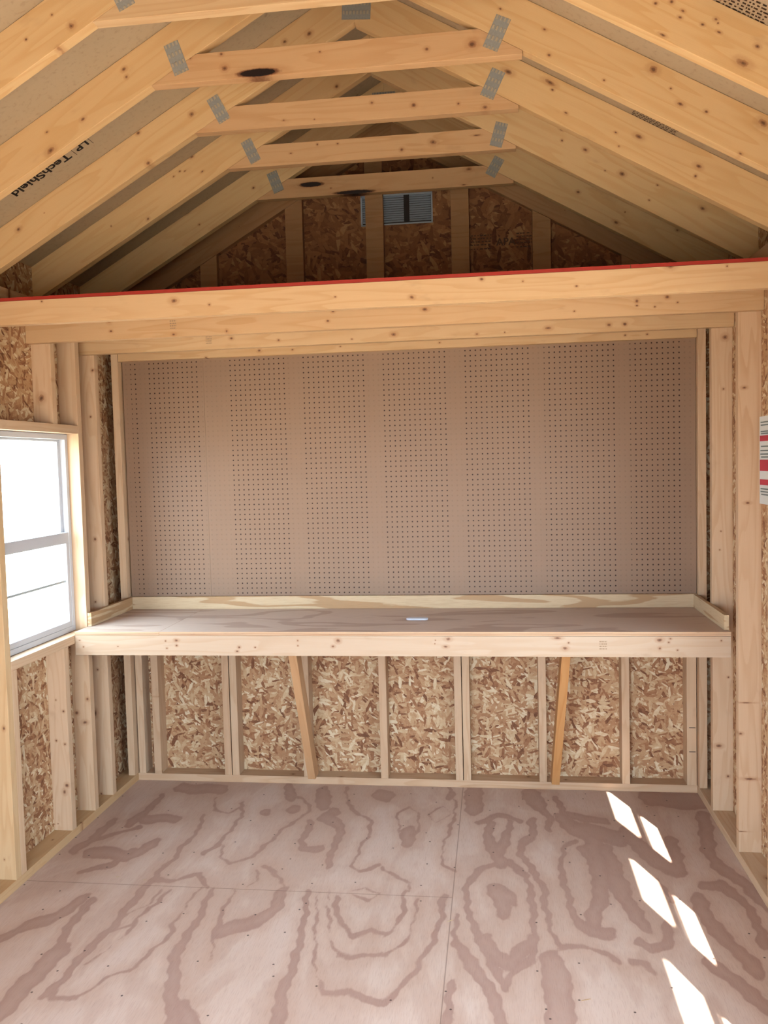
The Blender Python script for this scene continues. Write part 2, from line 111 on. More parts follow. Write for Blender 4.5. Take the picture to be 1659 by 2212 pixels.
def pine(name, light=(236,206,172), dark=(218,180,140), knots=(), auto=True):
    """softwood lumber: grain along local X, round knots, optional named knots (x, y, rx, ry in inches, local)"""
    s = NT(name); ob = s.obj()
    rnd = s.n('ShaderNodeObjectInfo').outputs['Random']
    off = s.comb(s.math('MULTIPLY', rnd, 37.0), s.math('MULTIPLY', rnd, 91.0), s.math('MULTIPLY', rnd, 53.0))
    P = s.vm('ADD', ob, off)
    Q = P
    km = None; halo = None
    x, y, z = s.sep(ob)[:3]
    hole = None
    for (kx, ky, rx, ry) in knots:
        big_ = rx >= 2.0
        if not big_: rx, ry = rx*.78, ry*.78
        dx = s.math('MULTIPLY', s.math('SUBTRACT', x, kx*I), 1/(rx*I)); dy = s.math('MULTIPLY', s.math('SUBTRACT', y, ky*I), 1/(ry*I))
        d = s.math('SQRT', s.math('ADD', s.math('MULTIPLY', dx, dx), s.math('MULTIPLY', dy, dy)))
        if big_: hole = d if hole is None else s.math('MINIMUM', hole, d)
        km = d if km is None else s.math('MINIMUM', km, d)
    if auto:
        v = s.n('ShaderNodeTexVoronoi', voronoi_dimensions='2D', feature='F1'); v.inputs['Scale'].default_value = 1.0
        pp = s.vm('MULTIPLY', P, (4.2, 6.5, 1)); s.put(v.inputs['Vector'], pp)
        cr = s.sep(v.outputs['Color'])
        loc = s.vm('SUBTRACT', pp, v.outputs['Position']); loc = s.vm('MULTIPLY', loc, (1/4.2, 1/6.5, 0))
        ll = s.vm('MULTIPLY', loc, (0.75, 1.15, 0))
        rad = s.math('ADD', 0.002, s.math('MULTIPLY', s.math('POWER', cr[0], 2.5), 0.009))
        d = s.math('DIVIDE', s.vm('LENGTH', ll), rad)
        d = s.math('ADD', d, s.math('MULTIPLY', s.math('GREATER_THAN', cr[1], 0.62), 50.0))
        km = d if km is None else s.math('MINIMUM', km, d)
    wob = s.noise(ob, 60, 3, .6)
    kd = s.math('ADD', km, s.math('MULTIPLY', s.math('SUBTRACT', wob, .5), 0.9)) if km is not None else None
    # growth-ring figure
    n1 = s.noise(s.vm('MULTIPLY', P, (0.9, 11, 11)), 1, 2, .5)
    push = s.math('DIVIDE', 0.35, s.math('ADD', 0.6, km)) if km is not None else 0.0
    ring = s.math('ADD', s.math('MULTIPLY', n1, 9.0), push)
    rg = s.math('FRACT', ring)
    band = s.math('MULTIPLY', s.ss(rg, 0.35, 0.9), s.ss(rg, 1.0, 0.92))
    fine = s.noise(s.vm('MULTIPLY', P, (9, 420, 420)), 1, 2, .6)
    big = s.noise(s.vm('MULTIPLY', P, (1.5, 8, 8)), 1, 1)
    c = s.mix(s.math('MULTIPLY', band, s.math('MULTIPLY', big, .95)), lin(*light), lin(*dark))
    c = s.mix(s.math('MULTIPLY', fine, .3), c, lin(dark[0]-8, dark[1]-12, dark[2]-14))
    # board-to-board tint
    tint = s.ramp(s.math('FRACT', s.math('MULTIPLY', rnd, 7.31)), [(0, (1.0, .97, .93, 1)), (.5, (1, 1, 1, 1)), (1, (.93, .87, .82, 1))])
    c = s.mix(1.0, c, tint, 'MULTIPLY')
    if kd is not None:
        c = s.mix(s.ss(kd, 2.2, 1.0, 0, .30), c, lin(176, 118, 72))
        c = s.mix(s.ss(kd, 1.0, .6, 0, .62), c, lin(148, 94, 60))
        c = s.mix(s.ss(kd, .6, .15, 0, .7), c, lin(70, 38, 26))
    if hole is not None:      # bark pocket: ragged black hollow
        hd = s.math('ADD', hole, s.math('MULTIPLY', s.math('SUBTRACT', s.noise(ob, 90, 3, .6), .5), .35))
        c = s.mix(s.ss(hd, 1.25, .95, 0, .8), c, lin(104, 52, 26))
        c = s.mix(s.ss(hd, .95, .85, 0, 1), c, lin(34, 20, 16))
    # smudges and mill dirt
    sm = s.noise(s.vm('MULTIPLY', P, (6, 14, 14)), 1, 3, .65)
    c = s.mix(s.ss(sm, .60, .82, 0, .30), c, lin(150, 110, 80))
    h = s.math('ADD', s.math('MULTIPLY', fine, .6), s.math('MULTIPLY', band, .3))
    return s.finish(c, .62, h, .12)

def osb(name, axis, cols=None, k=1.2, red=False):
    s = NT(name); o = s.sep(s.obj())
    u = o[0] if axis == 'x' else o[1]
    base = s.comb(u, o[2], 0.0) if axis in 'xy' else s.comb(o[0], o[1], 0.0)
    wn = s.n('ShaderNodeTexNoise', noise_dimensions='2D'); s.put(wn.inputs['Vector'], base); wn.inputs['Scale'].default_value = 38; wn.inputs['Detail'].default_value = 3
    base = s.vm('ADD', base, s.vm('SCALE', s.vm('SUBTRACT', wn.outputs['Color'], (.5, .5, .5)), scale=0.007))
    best = None
    for i, (ang, L, W, sh) in enumerate(((8, .085, .024, .3), (62, .08, .020, 5.1), (118, .09, .026, 9.7), (165, .065, .016, 3.3), (92, .085, .022, 7.9), (36, .05, .015, 12.2))):
        r = s.n('ShaderNodeVectorRotate', rotation_type='Z_AXIS'); s.put(r.inputs['Vector'], base); r.inputs['Angle'].default_value = math.radians(ang)
        q = s.vm('ADD', s.vm('MULTIPLY', r.outputs[0], (k/L, k/W, 1)), (sh, sh*1.7, 0))
        v = s.n('ShaderNodeTexVoronoi', voronoi_dimensions='2D', feature='F1'); s.put(v.inputs['Vector'], q); v.inputs['Scale'].default_value = 1; v.inputs['Randomness'].default_value = .9
        c = s.sep(v.outputs['Color'])
        pr, tone, d = c[0], c[1], v.outputs['Distance']
        pr = s.math('SUBTRACT', pr, s.math('MULTIPLY', s.ss(d, .42, .6), 1.0))
        if best is None: best = (pr, tone, d)
        else:
            g = s.math('GREATER_THAN', pr, best[0])
            best = (s.math('MAXIMUM', pr, best[0]), s.fmix(g, best[1], tone), s.fmix(g, best[2], d))
    P = s.comb(u, o[2] if axis in 'xy' else o[1], 0.0)
    fine = s.noise(P, 260, 3, .7); mid = s.noise(P, 45, 3, .6)
    t = s.math('ADD', best[1], s.math('MULTIPLY', s.math('SUBTRACT', fine, .5), .35))
    t = s.math('ADD', t, s.math('MULTIPLY', s.math('SUBTRACT', mid, .5), .45))
    stops = cols or [(0, lin(132, 84, 54)), (.16, lin(174, 122, 84)), (.38, lin(200, 152, 110)), (.62, lin(216, 176, 132)), (.82, lin(232, 202, 160)), (1, lin(250, 230, 194))]
    c = s.ramp(t, stops)
    c = s.mix(s.ss(best[2], .38, .60, 0, .45), c, lin(120, 76, 46))
    return s.finish(c, .7, s.math('ADD', best[1], s.math('MULTIPLY', fine, .3)), .25)

def plyfig(name, light, dark, stretch=(1.3, 9.0), freq=5.0, edge=False):
    """rotary-cut plywood face, figure running along local X"""
    s = NT(name); ob = s.obj(); rnd = s.n('ShaderNodeObjectInfo').outputs['Random']
    P = s.vm('ADD', ob, s.comb(s.math('MULTIPLY', rnd, 11.0), s.math('MULTIPLY', rnd, 5.0), 0.0))
    n = s.noise(s.vm('MULTIPLY', P, (stretch[0], stretch[1], 4)), 1, 2, .45, .3)
    jag = s.noise(s.vm('MULTIPLY', P, (14, 60, 20)), 1, 3, .6)
    h = s.math('FRACT', s.math('ADD', s.math('MULTIPLY', n, freq), s.math('MULTIPLY', jag, .16)))
    b = s.math('MULTIPLY', s.ss(h, .48, .56), s.ss(h, .86, .80))
    c = s.mix(b, lin(*light), lin(*dark))
    fine = s.noise(s.vm('MULTIPLY', P, (16, 300, 30)), 1, 2, .6)
    c = s.mix(s.ss(fine, .4, .8, 0, .3), c, lin(dark[0]-25, dark[1]-25, dark[2]-22))
    return s.finish(c, .6, fine, .1)

def ply_edge():
    s = NT('plywood_edge'); o = s.sep(s.obj())
    f = s.math('FRACT', s.math('MULTIPLY', o[2], 1/(0.23*I)))
    c = s.mix(s.ss(f, .30, .22), lin(226, 186, 146), lin(150, 98, 72))
    n = s.noise(s.comb(s.math('MULTIPLY', o[0], 22.0), s.math('MULTIPLY', o[2], 700.0), 3.0), 1, 2, .5)
    c = s.mix(s.ss(n, .68, .74, 0, .95), c, lin(45, 28, 22))
    m2 = s.noise(s.comb(s.math('MULTIPLY', o[0], 3.0), s.math('MULTIPLY', o[2], 300.0), 7.0), 1, 2, .5)
    c = s.mix(s.ss(m2, .35, .65, 0, .5), c, lin(240, 210, 175))
    return s.finish(c, .7)

def floor_mat():
    s = NT('plywood_floor'); ob = s.obj(); o = s.sep(ob)
    at = s.n('ShaderNodeAttribute', attribute_name='figure').outputs['Fac']      # distance into a latewood band, inches
    jag = s.noise(s.vm('MULTIPLY', ob, (1, .6, 1)), 42, 4, .65)
    jg2 = s.noise(s.vm('MULTIPLY', ob, (1, .5, 1)), 9, 2, .5)
    d = s.math('ADD', at, s.math('MULTIPLY', s.math('SUBTRACT', jag, .5), .55))
    d = s.math('ADD', d, s.math('MULTIPLY', s.math('SUBTRACT', jg2, .5), .9))
    m = s.ss(d, -.12, .14)
    halo = s.ss(d, -1.9, .05, 0, .42)
    rings = s.noise(s.vm('MULTIPLY', ob, (11, 1.2, 1)), 1, 3, .5, .5)
    rl = s.math('FRACT', s.math('MULTIPLY', rings, 7.0))
    soft = s.math('MULTIPLY', s.ss(rl, .3, .7), s.ss(rl, .95, .75))
    light = s.mix(s.math('MULTIPLY', soft, .3), lin(236, 211, 196), lin(224, 194, 176))
    blot = s.noise(ob, 2.2, 3, .55)
    light = s.mix(s.ss(blot, .42, .66, 0, .4), light, lin(222, 195, 178))
    pat = s.noise(s.vm('MULTIPLY', ob, (2.6, .9, 1)), 1, 4, .55, .6)
    light = s.mix(s.ss(pat, .50, .56, 0, .42), light, lin(208, 174, 156))
    c = s.mix(halo, light, lin(212, 176, 154))
    darkc = s.mix(s.noise(ob, 7, 3, .6), lin(182, 144, 130), lin(202, 168, 154))
    deep = s.ss(d, .1, 1.3, .92, .66)
    c = s.mix(s.math('MULTIPLY', m, deep), c, darkc)
    fine = s.noise(s.vm('MULTIPLY', ob, (330, 22, 1)), 1, 2, .6)
    c = s.mix(s.ss(fine, .45, .8, 0, .22), c, lin(140, 108, 92))
    # panel joints: one along the room, one across it
    x, y = o[0], o[1]
    dx = s.math('ABSOLUTE', s.math('SUBTRACT', x, 71.4*I)); j1 = s.ss(dx, .12*I, .03*I)
    dy = s.math('ABSOLUTE', s.math('SUBTRACT', y, -47.1*I)); j2 = s.math('MULTIPLY', s.ss(dy, .12*I, .03*I), s.math('LESS_THAN', x, 71.4*I))
    c = s.mix(s.math('MULTIPLY', s.math('MAXIMUM', j1, j2), .55), c, lin(120, 90, 78))
    # nail heads and specks
    v = s.n('ShaderNodeTexVoronoi', voronoi_dimensions='2D', feature='F1'); s.put(v.inputs['Vector'], ob); v.inputs['Scale'].default_value = 7.0
    cr = s.sep(v.outputs['Color'])
    sp = s.math('MULTIPLY', s.ss(v.outputs['Distance'], .035, .018), s.math('GREATER_THAN', cr[0], .55))
    c = s.mix(s.math('MULTIPLY', sp, .85), c, lin(60, 42, 40))
    return s.finish(c, .55, fine, .08)

def peg_mat():
    s = NT('perforated_hardboard'); ob = s.obj(); o = s.sep(ob)
    gx = s.math('SUBTRACT', s.math('FRACT', s.math('ADD', s.math('MULTIPLY', o[0], 1/I), .0)), .5)
    gz = s.math('SUBTRACT', s.math('FRACT', s.math('ADD', s.math('MULTIPLY', o[2], 1/I), .05)), .5)
    r = s.math('SQRT', s.math('ADD', s.math('MULTIPLY', gx, gx), s.math('MULTIPLY', gz, gz)))
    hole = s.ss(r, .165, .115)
    # where a stud stands right behind the board its face shows in the holes
    xin = s.math('MULTIPLY', o[0], 1/I)
    strip = None
    for c0, hw in ((7.9, 1.0), (4.3, 1.2), (20.9, .8), (24.0, 1.75), (39.7, 1.3), (55.6, 1.3), (71.5, 1.6), (87.2, 1.3), (103.2, 1.3), (115.6, 1.3)):
        a = s.math('LESS_THAN', s.math('ABSOLUTE', s.math('SUBTRACT', xin, c0)), hw)
        strip = a if strip is None else s.math('MAXIMUM', strip, a)
    big = s.noise(ob, 3, 2, .5); fine = s.noise(ob, 500, 2, .5)
    c = s.mix(big, lin(172, 141, 116), lin(163, 132, 108))
    c = s.mix(s.math('MULTIPLY', fine, .15), c, lin(110, 84, 66))
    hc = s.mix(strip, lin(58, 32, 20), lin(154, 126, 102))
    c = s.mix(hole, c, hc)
    return s.finish(c, .5, s.math('SUBTRACT', 1.0, hole), .25)

def plain(name, rgb, rough=.5, metal=0.0, nz=0.0, sc=40):
    s = NT(name); c = lin(*rgb)
    n = s.noise(s.obj(), sc, 3, .6)
    c = s.mix(s.math('MULTIPLY', n, .35 if nz == 0 else nz), c, lin(*[max(0, v-30) for v in rgb]))
    return s.finish(c, rough, metal=metal)

def nailplate_mat():
    s = NT('galvanised_toothed_plate'); o = s.sep(s.obj())
    u = s.math('MULTIPLY', o[0], 1/(1.25*I)); v = s.math('MULTIPLY', o[1], 1/(.25*I))
    zig = s.math('PINGPONG', v, 1.0)
    t = s.math('FRACT', s.math('ADD', u, s.math('MULTIPLY', zig, .10)))
    slot = s.math('MULTIPLY', s.math('MULTIPLY', s.ss(t, .0, .12), s.ss(t, .55, .42)), s.ss(zig, .25, .6))
    n = s.noise(s.obj(), 160, 2, .5)
    c = s.mix(n, lin(168, 168, 162), lin(150, 150, 144))
    c = s.mix(s.math('MULTIPLY', slot, .7), c, lin(196, 180, 150))
    return s.finish(c, .6, slot, .5, metal=.0)

def sheathing_mat():
    s = NT('coated_roof_sheathing'); ob = s.obj()
    n = s.noise(ob, 5, 4, .6); st = s.noise(ob, 55, 3, .6); sp = s.noise(ob, 14, 2, .5)
    c = s.mix(n, lin(198, 176, 144), lin(186, 164, 132))
    c = s.mix(s.ss(st, .5, .75, 0, .35), c, lin(146, 118, 90))
    c = s.mix(s.ss(sp, .70, .78, 0, .5), c, lin(120, 94, 72))
    return s.finish(c, .65, st, .1)

def glass_mat():
    s = NT('window_glass')
    t = s.n('ShaderNodeBsdfTransparent'); g = s.n('ShaderNodeBsdfGlossy'); g.inputs['Roughness'].default_value = .02
    t.inputs[0].default_value = (.96, .98, .97, 1)
    m = s.n('ShaderNodeMixShader'); m.inputs[0].default_value = .05
    s.t.links.new(t.outputs[0], m.inputs[1]); s.t.links.new(g.outputs[0], m.inputs[2]); s.t.links.new(m.outputs[0], s.out.inputs[0])
    return s.m

M = {}
M['pine'] = pine('pine_lumber')
M['pine_warm'] = pine('pine_lumber_amber', (236,204,158), (218,178,128))
M['pine_dull'] = pine('pine_lumber_darker', (204,160,116), (182,134,90))  # pine in a darker brown tone, used for the gable truss
M['osb_x'] = osb('osb_flakes_back', 'x'); M['osb_y'] = osb('osb_flakes_side', 'y')
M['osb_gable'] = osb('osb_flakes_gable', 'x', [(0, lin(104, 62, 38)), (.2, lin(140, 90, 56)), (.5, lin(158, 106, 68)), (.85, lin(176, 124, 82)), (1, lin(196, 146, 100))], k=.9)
M['osb_deck'] = osb('osb_flakes_deck', 'z')
M['floor'] = floor_mat(); M['peg'] = peg_mat(); M['edge'] = ply_edge()
M['benchtop'] = plyfig('bench_plywood', (238, 216, 198), (214, 188, 170), (1.1, 4.5), 4.2)
M['splash'] = plyfig('splash_plywood', (232, 204, 164), (204, 164, 120), (1.1, 14.0), 4.0)
M['red'] = plain('red_painted_edge', (178, 52, 38), .6, nz=.3)
M['plate'] = nailplate_mat(); M['sheath'] = sheathing_mat()
M['vinyl'] = plain('white_vinyl', (226, 228, 232), .4, nz=.05)
M['glass'] = glass_mat()
M['ink'] = plain('black_ink', (34, 26, 22), .7, nz=.05)
M['inkfaint'] = plain('faded_ink', (96, 72, 54), .7, nz=.05)
M['metal'] = plain('aluminium_louvre', (196, 212, 226), .45, nz=.1)
M['darkmetal'] = plain('dark_vent_bar', (52, 44, 42), .6)
M['paper'] = plain('white_paper', (236, 238, 234), .7, nz=.03)
M['redink'] = plain('red_ink', (206, 70, 84), .7, nz=.05)
M['greyink'] = plain('grey_ink', (120, 130, 128), .7, nz=.05)
M['stamp'] = plain('grey_grade_ink', (176, 150, 122), .8, nz=.05)
M['nickel'] = plain('pale_plastic', (226, 230, 240), .35, nz=.05)
M['ground'] = plain('dry_gravel', (205, 194, 176), .9, nz=.5, sc=3)
M['shingle'] = plain('roof_outer', (90, 84, 80), .9)
M['siding'] = plain('outer_siding', (150, 60, 44), .7)

# ------------------------------------------------------------------ mesh helpers
def wm(o):
    return (wm(o.parent) @ o.matrix_basis) if o.parent else o.matrix_basis.copy()
def link(name, me, mat, parent=None, mw=None):
    o = bpy.data.objects.new(name, me); C.objects.link(o)
    for m in (mat if isinstance(mat, (list, tuple)) else [mat]): me.materials.append(m)
    if mw is not None: o.matrix_world = mw
    if parent is not None:
        o.parent = parent
        o.matrix_parent_inverse = Matrix.Identity(4)
        o.matrix_basis = wm(parent).inverted() @ (mw if mw is not None else Matrix.Identity(4))
    return o
def tag(o, label=None, cat=None, group=None, kind=None):
    if label: o['label'] = label
    if cat: o['category'] = cat
    if group: o['group'] = group
    if kind: o['kind'] = kind
    return o
def empty(name, loc):
    o = bpy.data.objects.new(name, None); C.objects.link(o); o.location = Vector(loc)*I; o.empty_display_size = .05
    return o
def prism_mesh(name, poly, t, bev=.07):
    """poly in local XY inches, extruded 0..t along local Z"""
    bm = bmesh.new()
    lo = [bm.verts.new((x*I, y*I, 0)) for x, y in poly]; hi = [bm.verts.new((x*I, y*I, t*I)) for x, y in poly]
    n = len(poly)
    bm.faces.new(lo[::-1]); bm.faces.new(hi)
    for i in range(n): bm.faces.new((lo[i], lo[(i+1) % n], hi[(i+1) % n], hi[i]))
    bmesh.ops.recalc_face_normals(bm, faces=bm.faces)
    if bev: bmesh.ops.bevel(bm, geom=bm.edges[:], offset=bev*I, segments=2, affect='EDGES', profile=.6)
    me = bpy.data.meshes.new(name); bm.to_mesh(me); bm.free()
    return me
def frame(org, ax, ay):
    ax = Vector(ax).normalized(); ay = Vector(ay).normalized(); az = ax.cross(ay)
    m = Matrix((ax, ay, az)).transposed().to_4x4(); m.translation = Vector(org)*I
    return m
def board(name, org, ax, ay, L, Wd, t, mat, parent=None, bev=.07, poly=None):
    """length L along ax, width Wd along ay, thickness t along ax x ay"""
    me = prism_mesh(name, poly or [(0, 0), (L, 0), (L, Wd), (0, Wd)], t, bev)
    return link(name, me, mat, parent, frame(org, ax, ay))
def box(name, lo, hi, mat, parent=None, bev=.0):
    me = prism_mesh(name, [(0, 0), (hi[0]-lo[0], 0), (hi[0]-lo[0], hi[1]-lo[1]), (0, hi[1]-lo[1])], hi[2]-lo[2], bev)
    return link(name, me, mat, parent, frame(lo, (1, 0, 0), (0, 1, 0)))
def multibox(name, boxes, mat, parent=None, bev=0):
    """several boxes of ONE thing in world axes"""
    bm = bmesh.new()
    for lo, hi in boxes:
        r = bmesh.ops.create_cube(bm, size=1)
        for v in r['verts']: v.co = Vector([(lo[i]+(hi[i]-lo[i])*(v.co[i]+.5))*I for i in range(3)])
    if bev: bmesh.ops.bevel(bm, geom=bm.edges[:], offset=bev*I, segments=1, affect='EDGES')
    me = bpy.data.meshes.new(name); bm.to_mesh(me); bm.free()
    return link(name, me, mat, parent)

def local_knots(mw, key, ax_only=False):
    inv = mw.inverted(); out = []
    for x, z, rx, ry in KN.get(key, ()):
        p = inv @ (Vector((x, mw.translation.y/I, z))*I); out.append((round(p.x/I, 2), round(p.y/I, 2), rx, ry))
    return out

# ------------------------------------------------------------------ shell
W, LEN = 120.0, 192.0
SL, ZR = 0.567, 100.6            # roof pitch, underside height of roof sheathing at the eave
def fig_floor():
    xs = np.concatenate([np.linspace(0, 3, 3), np.arange(3.25, 117, .3), [118.5, 120]]); ys = np.concatenate([np.arange(-86, -3, .3), [-3, 0]])
    ys = np.concatenate([np.linspace(-LEN, -87, 20), ys])
    X, Y = np.meshgrid(xs, ys)
    rng = np.random.RandomState(4)
    # gentle wander so that the traced bands are not ruler-smooth
    wx = .35*np.sin(Y*.9+X*.3)+.25*np.sin(Y*2.1-X*.7+1); wy = .4*np.sin(X*.8+Y*.2+2)
    px, py = X+wx*.5, (Y+wy)*.5
    D = np.full(X.shape, -3.0)
    for band in FIG:
        for (x0, y0, w0), (x1, y1, w1) in zip(band[:-1], band[1:]):
            ax_, ay_, bx, by = x0, y0*.5, x1, y1*.5
            dx, dy = bx-ax_, by-ay_; q = dx*dx+dy*dy+1e-9
            t = np.clip(((px-ax_)*dx+(py-ay_)*dy)/q, 0, 1)
            d = np.hypot(px-(ax_+t*dx), py-(ay_+t*dy))
            D = np.maximum(D, (w0+(w1-w0)*t)-d)
    D = np.clip(D, -2, 2)
    nx, ny = len(xs), len(ys)
    verts = np.zeros((ny*nx, 3)); verts[:, 0] = X.ravel()*I; verts[:, 1] = Y.ravel()*I
    i = np.arange(ny-1)[:, None]*nx+np.arange(nx-1)[None, :]
    faces = np.stack([i, i+1, i+1+nx, i+nx], -1).reshape(-1, 4)
    # underside and rim give the deck its thickness
    nb = len(verts)
    vv = [tuple(v) for v in verts] + [(0, -LEN*I, -.75*I), (W*I, -LEN*I, -.75*I), (W*I, 0, -.75*I), (0, 0, -.75*I)]
    ff = [tuple(int(a) for a in f) for f in faces] + [(nb+3, nb+2, nb+1, nb)]
    c = (0, nx-1, nb-1, nb-nx)
    ff += [(nb, nb+1, c[1], c[0]), (nb+1, nb+2, c[2], c[1]), (nb+2, nb+3, c[3], c[2]), (nb+3, nb, c[0], c[3])]
    me = bpy.data.meshes.new('floor'); me.from_pydata(vv, [], ff)
    a = me.attributes.new('figure', 'FLOAT', 'POINT')
    a.data.foreach_set('value', np.concatenate([D.ravel(), [-2]*4]).astype(np.float32))
    o = link('floor', me, M['floor']); tag(o, 'plywood floor with swirling brown grain figure', kind='structure')
fig_floor()

def wall_mesh(name, axis, const, thick, outline, holes, mat, label):
    """sheet in the plane axis=const with rectangular openings; outline is a polygon (u,z)"""
    us = sorted({u for u, z in outline} | {h[0] for h in holes} | {h[1] for h in holes})
    def zr(u, top):
        # top/bottom of the outline at u
        pts = outline; zs = []
        for (u0, z0), (u1, z1) in zip(pts, pts[1:]+pts[:1]):
            if u0 != u1 and min(u0, u1)-1e-6 <= u <= max(u0, u1)+1e-6: zs.append(z0+(z1-z0)*(u-u0)/(u1-u0))
        return max(zs) if top else min(zs)
    bm = bmesh.new()
    def P(u, z, d): return ((const+d)*I, u*I, z*I) if axis == 'x' else (u*I, (const+d)*I, z*I)
    for a, b in zip(us[:-1], us[1:]):
        m = (a+b)/2
        hs = sorted((h[2], h[3]) for h in holes if h[0] <= m <= h[1])
        segs = []; cur = None
        lows = [(zr(a, False), zr(b, False))]; highs = []
        for z0, z1 in hs: highs.append((z0, z0)); lows.append((z1, z1))
        highs.append((zr(a, True), zr(b, True)))
        for (la, lb), (ha, hb) in zip(lows, highs):
            c = [(a, la), (b, lb), (b, hb), (a, ha)]
            v0 = [bm.verts.new(P(u, z, 0)) for u, z in c]; v1 = [bm.verts.new(P(u, z, thick)) for u, z in c]
            bm.faces.new(v0); bm.faces.new(v1[::-1])
            for i in range(4): bm.faces.new((v0[i], v1[i], v1[(i+1) % 4], v0[(i+1) % 4]))
    bmesh.ops.recalc_face_normals(bm, faces=bm.faces)
    me = bpy.data.meshes.new(name); bm.to_mesh(me); bm.free()
    return tag(link(name, me, mat), label, kind='structure')
TOP = 100.55
WIN_L = (-48.5, -23.1, 35.7, 71.9)
WIN_ADDED = (-130.1, -104.75, 35.7, 71.9)  # out-of-view window added to bring more daylight onto the floor
WIN_R = (-73.4, -48.05, 35.7, 71.9)
WINS_R = [WIN_R, (-101.75, -76.4, 35.7, 71.9), (-130.1, -104.75, 35.7, 71.9)]
wall_mesh('wall_left', 'x', 0, -.5, [(-LEN, -.75), (0.5, -.75), (0.5, TOP), (-LEN, TOP)], [WIN_L, WIN_ADDED], M['osb_y'], 'left wall of oriented strand board behind the studs')
wall_mesh('wall_right', 'x', W, .5, [(-LEN, -.75), (0.5, -.75), (0.5, TOP), (-LEN, TOP)], WINS_R, M['osb_y'], 'right wall of oriented strand board behind the studs')
gab = [(0, -.75), (W, -.75), (W, TOP), (W/2, TOP+SL*60), (0, TOP)]
wall_mesh('wall_back', 'y', 0, .5, [(0, -.75), (W, -.75), (W, 91), (0, 91)], [], M['osb_x'], 'back wall of oriented strand board')
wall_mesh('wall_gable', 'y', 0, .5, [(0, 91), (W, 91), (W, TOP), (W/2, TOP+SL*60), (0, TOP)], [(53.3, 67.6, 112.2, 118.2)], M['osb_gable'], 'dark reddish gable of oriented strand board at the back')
wall_mesh('wall_front', 'y', -LEN, -.5, gab, [(30, 90, 0, 71)], M['osb_x'], 'front wall with the open doorway')
# roof: two sheathing slopes with thickness
def slope(side):
    s = 1 if side == 'left' else -1
    x0 = 0 if s == 1 else W
    ax = Vector((s, 0, SL)).normalized(); ay = Vector((0, s, 0))       # thickness comes out upward
    L = 60*math.hypot(1, SL)
    org = (x0, -LEN-1 if s == 1 else 1, ZR)
    me = prism_mesh('ceiling', [(-1.2, 0), (L, 0), (L, LEN+2), (-1.2, LEN+2)], .5, 0)
    o = link('ceiling', me, M['sheath'], None, frame(org, ax, ay))
    tag(o, 'tan coated roof sheathing on the %s slope' % side, kind='structure')
    return o, ax
roofL, AXL = slope('left'); roofR, AXR = slope('right')

def text_on(parent, body, org, ax, ay, size, mat, name, thick=0.0, offset=0.0, lengthen=1.0):
    cu = bpy.data.curves.new('txt', 'FONT'); cu.body = body; cu.size = size*I; cu.extrude = .01*I; cu.offset = offset*I
    to = bpy.data.objects.new('txt', cu); C.objects.link(to)
    dg = bpy.context.evaluated_depsgraph_get(); dg.update()
    me = bpy.data.meshes.new_from_object(to.evaluated_get(dg)); bpy.data.objects.remove(to)
    m = frame(org, ax, ay) @ Matrix.Diagonal((lengthen, 1, 1, 1))
    me.transform(m); me.materials.clear()
    o = link(name, me, mat, parent)
    return o
NL = Vector((SL, 0, -1)).normalized()            # into the room, left slope
def on_left(x, y, lift=.03): return Vector((x, y, ZR+SL*x)) + NL*lift
down = -AXL
text_on(roofL, 'LP', on_left(21.3, -52.1), down, (0, 1, 0), 1.95, M['ink'], 'printed_lettering', offset=.05, lengthen=1.08)
text_on(roofL, 'TechShield', on_left(18.4, -52.1), down, (0, 1, 0), 2.3, M['ink'], 'printed_lettering', offset=.05, lengthen=1.03)
for x in (21.65, 19.05):
    o = link('printed_rule', prism_mesh('printed_rule', [(0, 0), (.08, 0), (.08, 1.9), (0, 1.9)], .01, 0), M['inkfaint'], roofL, frame(on_left(x, -52.2), down, (0, 1, 0)))
# faint rows of print on the right slope between the near rafters
NR = Vector((-SL, 0, -1)).normalized()
random.seed(5)
for gx, gy, n_, step in ((100.6, -78.9, 6, .55), (98.6, -46.15, 4, .5)):
    bm = bmesh.new()
    for row in range(n_):
        t0 = 0.0
        while t0 < 6.6:
            l = random.uniform(.15, .55)
            p = Vector((gx, gy-row*step, ZR+SL*(W-gx)))
            a = p + (-AXR)*t0; b = p + (-AXR)*(t0+l)
            q = [a+NR*.03, b+NR*.03, b+NR*.03+Vector((0, -.26, 0)), a+NR*.03+Vector((0, -.26, 0))]
            bm.faces.new([bm.verts.new(v*I) for v in q]); t0 += l+random.uniform(.08, .3)
    bmesh.ops.solidify(bm, geom=bm.faces[:], thickness=.01*I)
    me = bpy.data.meshes.new('printed_rows'); bm.to_mesh(me); bm.free()
    link('printed_rows', me, M['inkfaint'], roofR)

# outside: ground, a wing wall by the right window
g = box('ground', (-900, -1100, -9), (1000, 900, -8), M['ground']); tag(g, 'dry open ground around the shed', kind='structure')

